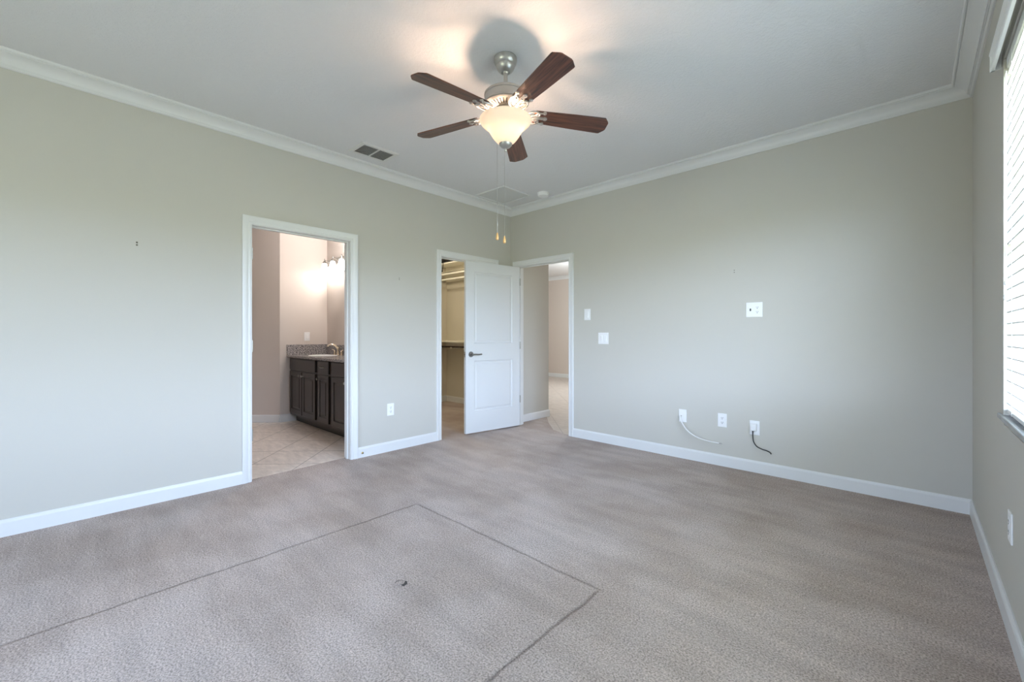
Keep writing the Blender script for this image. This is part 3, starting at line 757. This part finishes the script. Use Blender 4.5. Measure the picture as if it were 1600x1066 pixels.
# torn spot in the carpet
tr = BM()
lo = [(2.008, -2.899), (2.022, -2.878), (2.046, -2.867), (2.064, -2.876), (2.068, -2.899), (2.050, -2.902), (2.016, -2.911)]
poly(tr, lo, -.001, .0015); ct = obj('carpet_tear', tr, 'subfloor', floor)
tr = BM()
g_ = [(2.020, -2.905), (2.030, -2.886), (2.046, -2.876), (2.055, -2.889), (2.052, -2.915), (2.034, -2.925)]
poly(tr, g_, .0012, .0075); bmesh.ops.bevel(tr, geom=[e for e in tr.edges], offset=.002, segments=2, affect='EDGES'); obj('lifted_pile', tr, 'carpet', ct)

# ------------------------------------------------------------------ bathroom
VX0, VX1, VF = -2.290, -.135, -1.865
cab = thing('vanity_cabinet', 'dark espresso vanity cabinet with raised-panel doors seen through the bathroom doorway', 'vanity', (VX0, -1.35, 0))
def vloc(x, y): return x-VX0, y+1.35
bm = BM(); box(bm, (0, VF+.018+1.35, .095), (VX1-VX0, -.002, .848)); obj('cabinet_body', bm, 'espresso', cab)
bm = BM(); box(bm, (.0, -1.77+1.35, -.004), (VX1-VX0, -.002, .097)); obj('toe_kick', bm, 'espresso', cab)
def raised(bm, x0, x1, z0, z1, y, stile=.052, raised_=True):
    """shaker/raised panel facing -y, front face at y"""
    box(bm, (x0, y, z0), (x1, y+.016, z1), .002)
    if not raised_: return
def panel_door(x0, x1, z0, z1, y, stile=.055):
    bm = BM()
    def q(*p): bm.faces.new([bm.verts.new(v) for v in p])
    def ringq(A, B):
        a, b, c, d, e = A; a2, b2, c2, d2, e2 = B
        q((a, e, b), (c, e, b), (c2, e2, b2), (a2, e2, b2)); q((c, e, b), (c, e, d), (c2, e2, d2), (c2, e2, b2))
        q((c, e, d), (a, e, d), (a2, e2, d2), (c2, e2, d2)); q((a, e, d), (a, e, b), (a2, e2, b2), (a2, e2, d2))
    st = [(0, .018), (0, .002), (.003, 0), (stile, 0), (stile+.006, .009), (stile+.014, .009), (stile+.034, .002)]
    prev = None
    for ins, d in st:
        cur = (x0+ins, z0+ins, x1-ins, z1-ins, y+d)
        if prev: ringq(prev, cur)
        prev = cur
    a, b, c, d, e = prev; q((a, e, b), (c, e, b), (c, e, d), (a, e, d))
    q((x0, y+.018, z0), (x1, y+.018, z0), (x1, y+.018, z1), (x0, y+.018, z1))
    bmesh.ops.remove_doubles(bm, verts=bm.verts, dist=1e-5); return bm
yl = VF+1.35
def slab_front(x0, x1, z0, z1):
    bm = BM(); box(bm, (x0-VX0, yl, z0), (x1-VX0, yl+.018, z1), .004); return bm
obj('false_drawer_front', slab_front(-2.262, -1.457, .692, .835), 'espresso', cab)
dr = obj('drawer', slab_front(-1.384, -1.088, .692, .835), 'espresso', cab)
bm = BM(); tube(bm, spline([(-1.285-VX0, yl, .766), (-1.283-VX0, yl-.020, .767), (-1.236-VX0, yl-.026, .763), (-1.189-VX0, yl-.020, .767), (-1.187-VX0, yl, .766)], 5), .0055, 8); obj('drawer_pull', bm, 'steel', dr, smooth=True)
obj('false_drawer_front', slab_front(-1.013, -.19, .692, .835), 'espresso', cab)
for x0, x1, kx in ((-2.262, -1.868, -1.900), (-1.852, -1.457, -1.815), (-1.384, -1.088, -1.350), (-1.013, -.612, -.650), (-.596, -.19, -.56)):
    d = obj('cabinet_door', panel_door(x0-VX0, x1-VX0, .125, .670, yl), 'espresso', cab)
    bm = BM(); lathe(bm, [(0, 0), (.008, 0), (.006, .010), (.013, .020), (.014, .026), (.008, .030), (0, .031)], mtx=Matrix.Translation((kx-VX0, yl, .625)) @ Matrix.Rotation(PI/2, 4, 'X'), seg=18); obj('knob', bm, 'steel', d, smooth=True)
ctp = thing('vanity_countertop', 'speckled grey granite countertop with splashes on the dark vanity', 'countertop', (-2.310, -1.35, .848))
bm = BM(); box(bm, (.001, -.540, 0), (2.189, -.001, .030), .004); obj('counter_slab', bm, 'granite', ctp)
bm = BM(); box(bm, (.001, -.538, .030), (.021, -.001, .165), .002); obj('side_splash', bm, 'granite', ctp)
bm = BM(); box(bm, (.021, -.021, .030), (2.189, -.001, .160), .002); obj('back_splash', bm, 'granite', ctp)
bm = BM(); lathe(bm, [(.215, .0312), (.222, .0312), (.222, .0345), (.212, .0345), (.190, .0305), (0, .0302)], mtx=Matrix.Translation((.55, -.290, 0)) @ Matrix.Diagonal((1, .72, 1, 1)), seg=40); obj('sink_basin', bm, 'plastic', ctp, smooth=True)
fx, fy = -1.775, -1.435
fa = thing('faucet', 'polished nickel faucet with arched spout and lever on the granite counter', 'faucet', (fx, fy, .878))
bm = BM(); lathe(bm, [(0, 0), (.028, 0), (.026, .006), (.018, .016), (.015, .060), (.019, .085), (.015, .105), (0, .110)], seg=24)
obj('faucet_body', bm, 'gold', fa, smooth=True)
bm = BM(); tube(bm, spline([(0, -.005, .085), (-.02, -.03, .125), (-.045, -.075, .140), (-.065, -.115, .118)], 6), [.013]*6+[.012]*6+[.010]*7, 12); obj('spout', bm, 'gold', fa, smooth=True)
for s in (-1, 1):
    bm = BM(); lathe(bm, [(0, 0), (.020, 0), (.016, .010), (.012, .045), (.015, .058), (0, .064)], (s*.10, 0, 0), 18); tube(bm, [(s*.10, 0, .056), (s*.135, -.005, .066), (s*.165, -.008, .070)], [.007, .006, .005], 8); obj('tap_handle', bm, 'gold', fa, smooth=True)
mi = BM(); box(mi, (-2.306, -1.3495, 1.012), (-.14, -1.3440, 2.015), .001)
tag(obj('wall_mirror', mi, 'mirror'), 'large frameless mirror on the bathroom wall above the granite splash', 'mirror')
vl_ = thing('vanity_light', 'nickel bath light bar with glowing white bell shades above the mirror', 'wall light', (-1.77, -1.35, 2.15))
bm = BM(); box(bm, (-.50, -.022, -.045), (.50, 0, .045), .006); obj('backplate', bm, 'steel', vl_)
for i in range(4):
    x = (-2.160+.258*i)+1.77
    bm = BM(); tube(bm, spline([(x, -.020, -.01), (x, -.06, .015), (x, -.095, .020), (x, -.100, .008), (x, -.100, -.012)], 5), .006, 8)
    lathe(bm, [(0, .045), (.004, .043), (.005, .020), (.010, .008), (.026, -.012), (.030, -.022), (0, -.022)], (x, -.100, 0), 18); ar = obj('lamp_arm', bm, 'chrome', vl_, smooth=True)
    out = [(.026, -.020), (.030, -.028), (.036, -.055), (.044, -.085), (.055, -.115), (.070, -.145), (.078, -.155)]
    bm = BM(); lathe(bm, out+[(r-.003, z) for r, z in out[::-1]], (x, -.100, 0), 28, closed=True); obj('lamp_shade', bm, 'shade', vl_, smooth=True)
    lamp('vanity_lamp', (-1.77+x, -1.45, 2.15-.165), 1.7, (1, .96, .93), .025)

# ------------------------------------------------------------------ closet
def shelf(label, z, y0, y1, th=.019):
    bm = BM(); box(bm, (-2.149, y0, z-th), (-.118, y1, z), .002)
    t = tag(thing('closet_shelf', label, 'shelf', (0, 0, 0)), label, 'shelf', None)
    obj('shelf_board', bm, 'shelf', t)
    bm = BM(); box(bm, (-2.149, y1-.020, z-th-.070), (-.118, y1-.001, z-th)); obj('shelf_cleat', bm, 'shelf', t)
    return t
shelf('uppermost white closet shelf, carrying a black bag near the closet ceiling', 2.325, .360, .659, .022)
shelf('white closet shelf just under the top one, above the white rod', 2.147, .360, .659, .022)
shelf('white closet shelf at door-handle height above the dark rod', 1.045, .360, .659, .022)
bm = BM(); cyl(bm, (-2.149, .385, 2.048), (-.117, .385, 2.048), .016); t = tag(obj('closet_rod', bm, 'shelf', smooth=True), 'white closet hanging rod below the upper shelves', 'closet rod')
bm = BM(); cyl(bm, (-2.149, .385, .952), (-.117, .385, .952), .014); t = tag(obj('closet_rod', bm, 'darkrod', smooth=True), 'dark metal closet hanging rod below the lowest shelf', 'closet rod')
bm = BM(); box(bm, (-1.70, .372, .925), (-1.655, .659, .950), .002); box(bm, (-1.695, .640, .90), (-1.66, .658, .950)); obj('rod_bracket', bm, 'shelf', t)
bag = thing('black_bag', 'black soft bag on the top closet shelf with a strap hanging down', 'bag', (-1.93, .47, 2.326))
bm = BM(); bmesh.ops.create_icosphere(bm, subdivisions=4, radius=1)
for v in bm.verts:
    n = v.co.copy(); k = 1+.10*math.sin(5*n.x+2*n.y)+.07*math.sin(9*n.y+4*n.z)
    v.co = Vector((n.x*.155*k, n.y*.110*k, .068+max(n.z, -.80)*.060*k))
obj('bag_body', bm, 'bag', bag, smooth=True)
bm = BM(); tube(bm, spline([(.06, -.09, .03), (.075, -.118, .01), (.078, -.124, -.06), (.066, -.124, -.10), (.060, -.122, -.125)], 6), .006, 8); box(bm, (.035, -.130, -.150), (.070, -.118, -.122), .003); obj('bag_strap', bm, 'bag', bag, smooth=True)
bx_ = BM(); box(bx_, (-1.74, .50, 2.3255), (-1.50, .65, 2.44), .006); tag(obj('storage_box', bx_, 'plastic'), 'white box on the top closet shelf behind the black bag', 'box')

# outdoors: an open lawn beyond the window is part of the world light
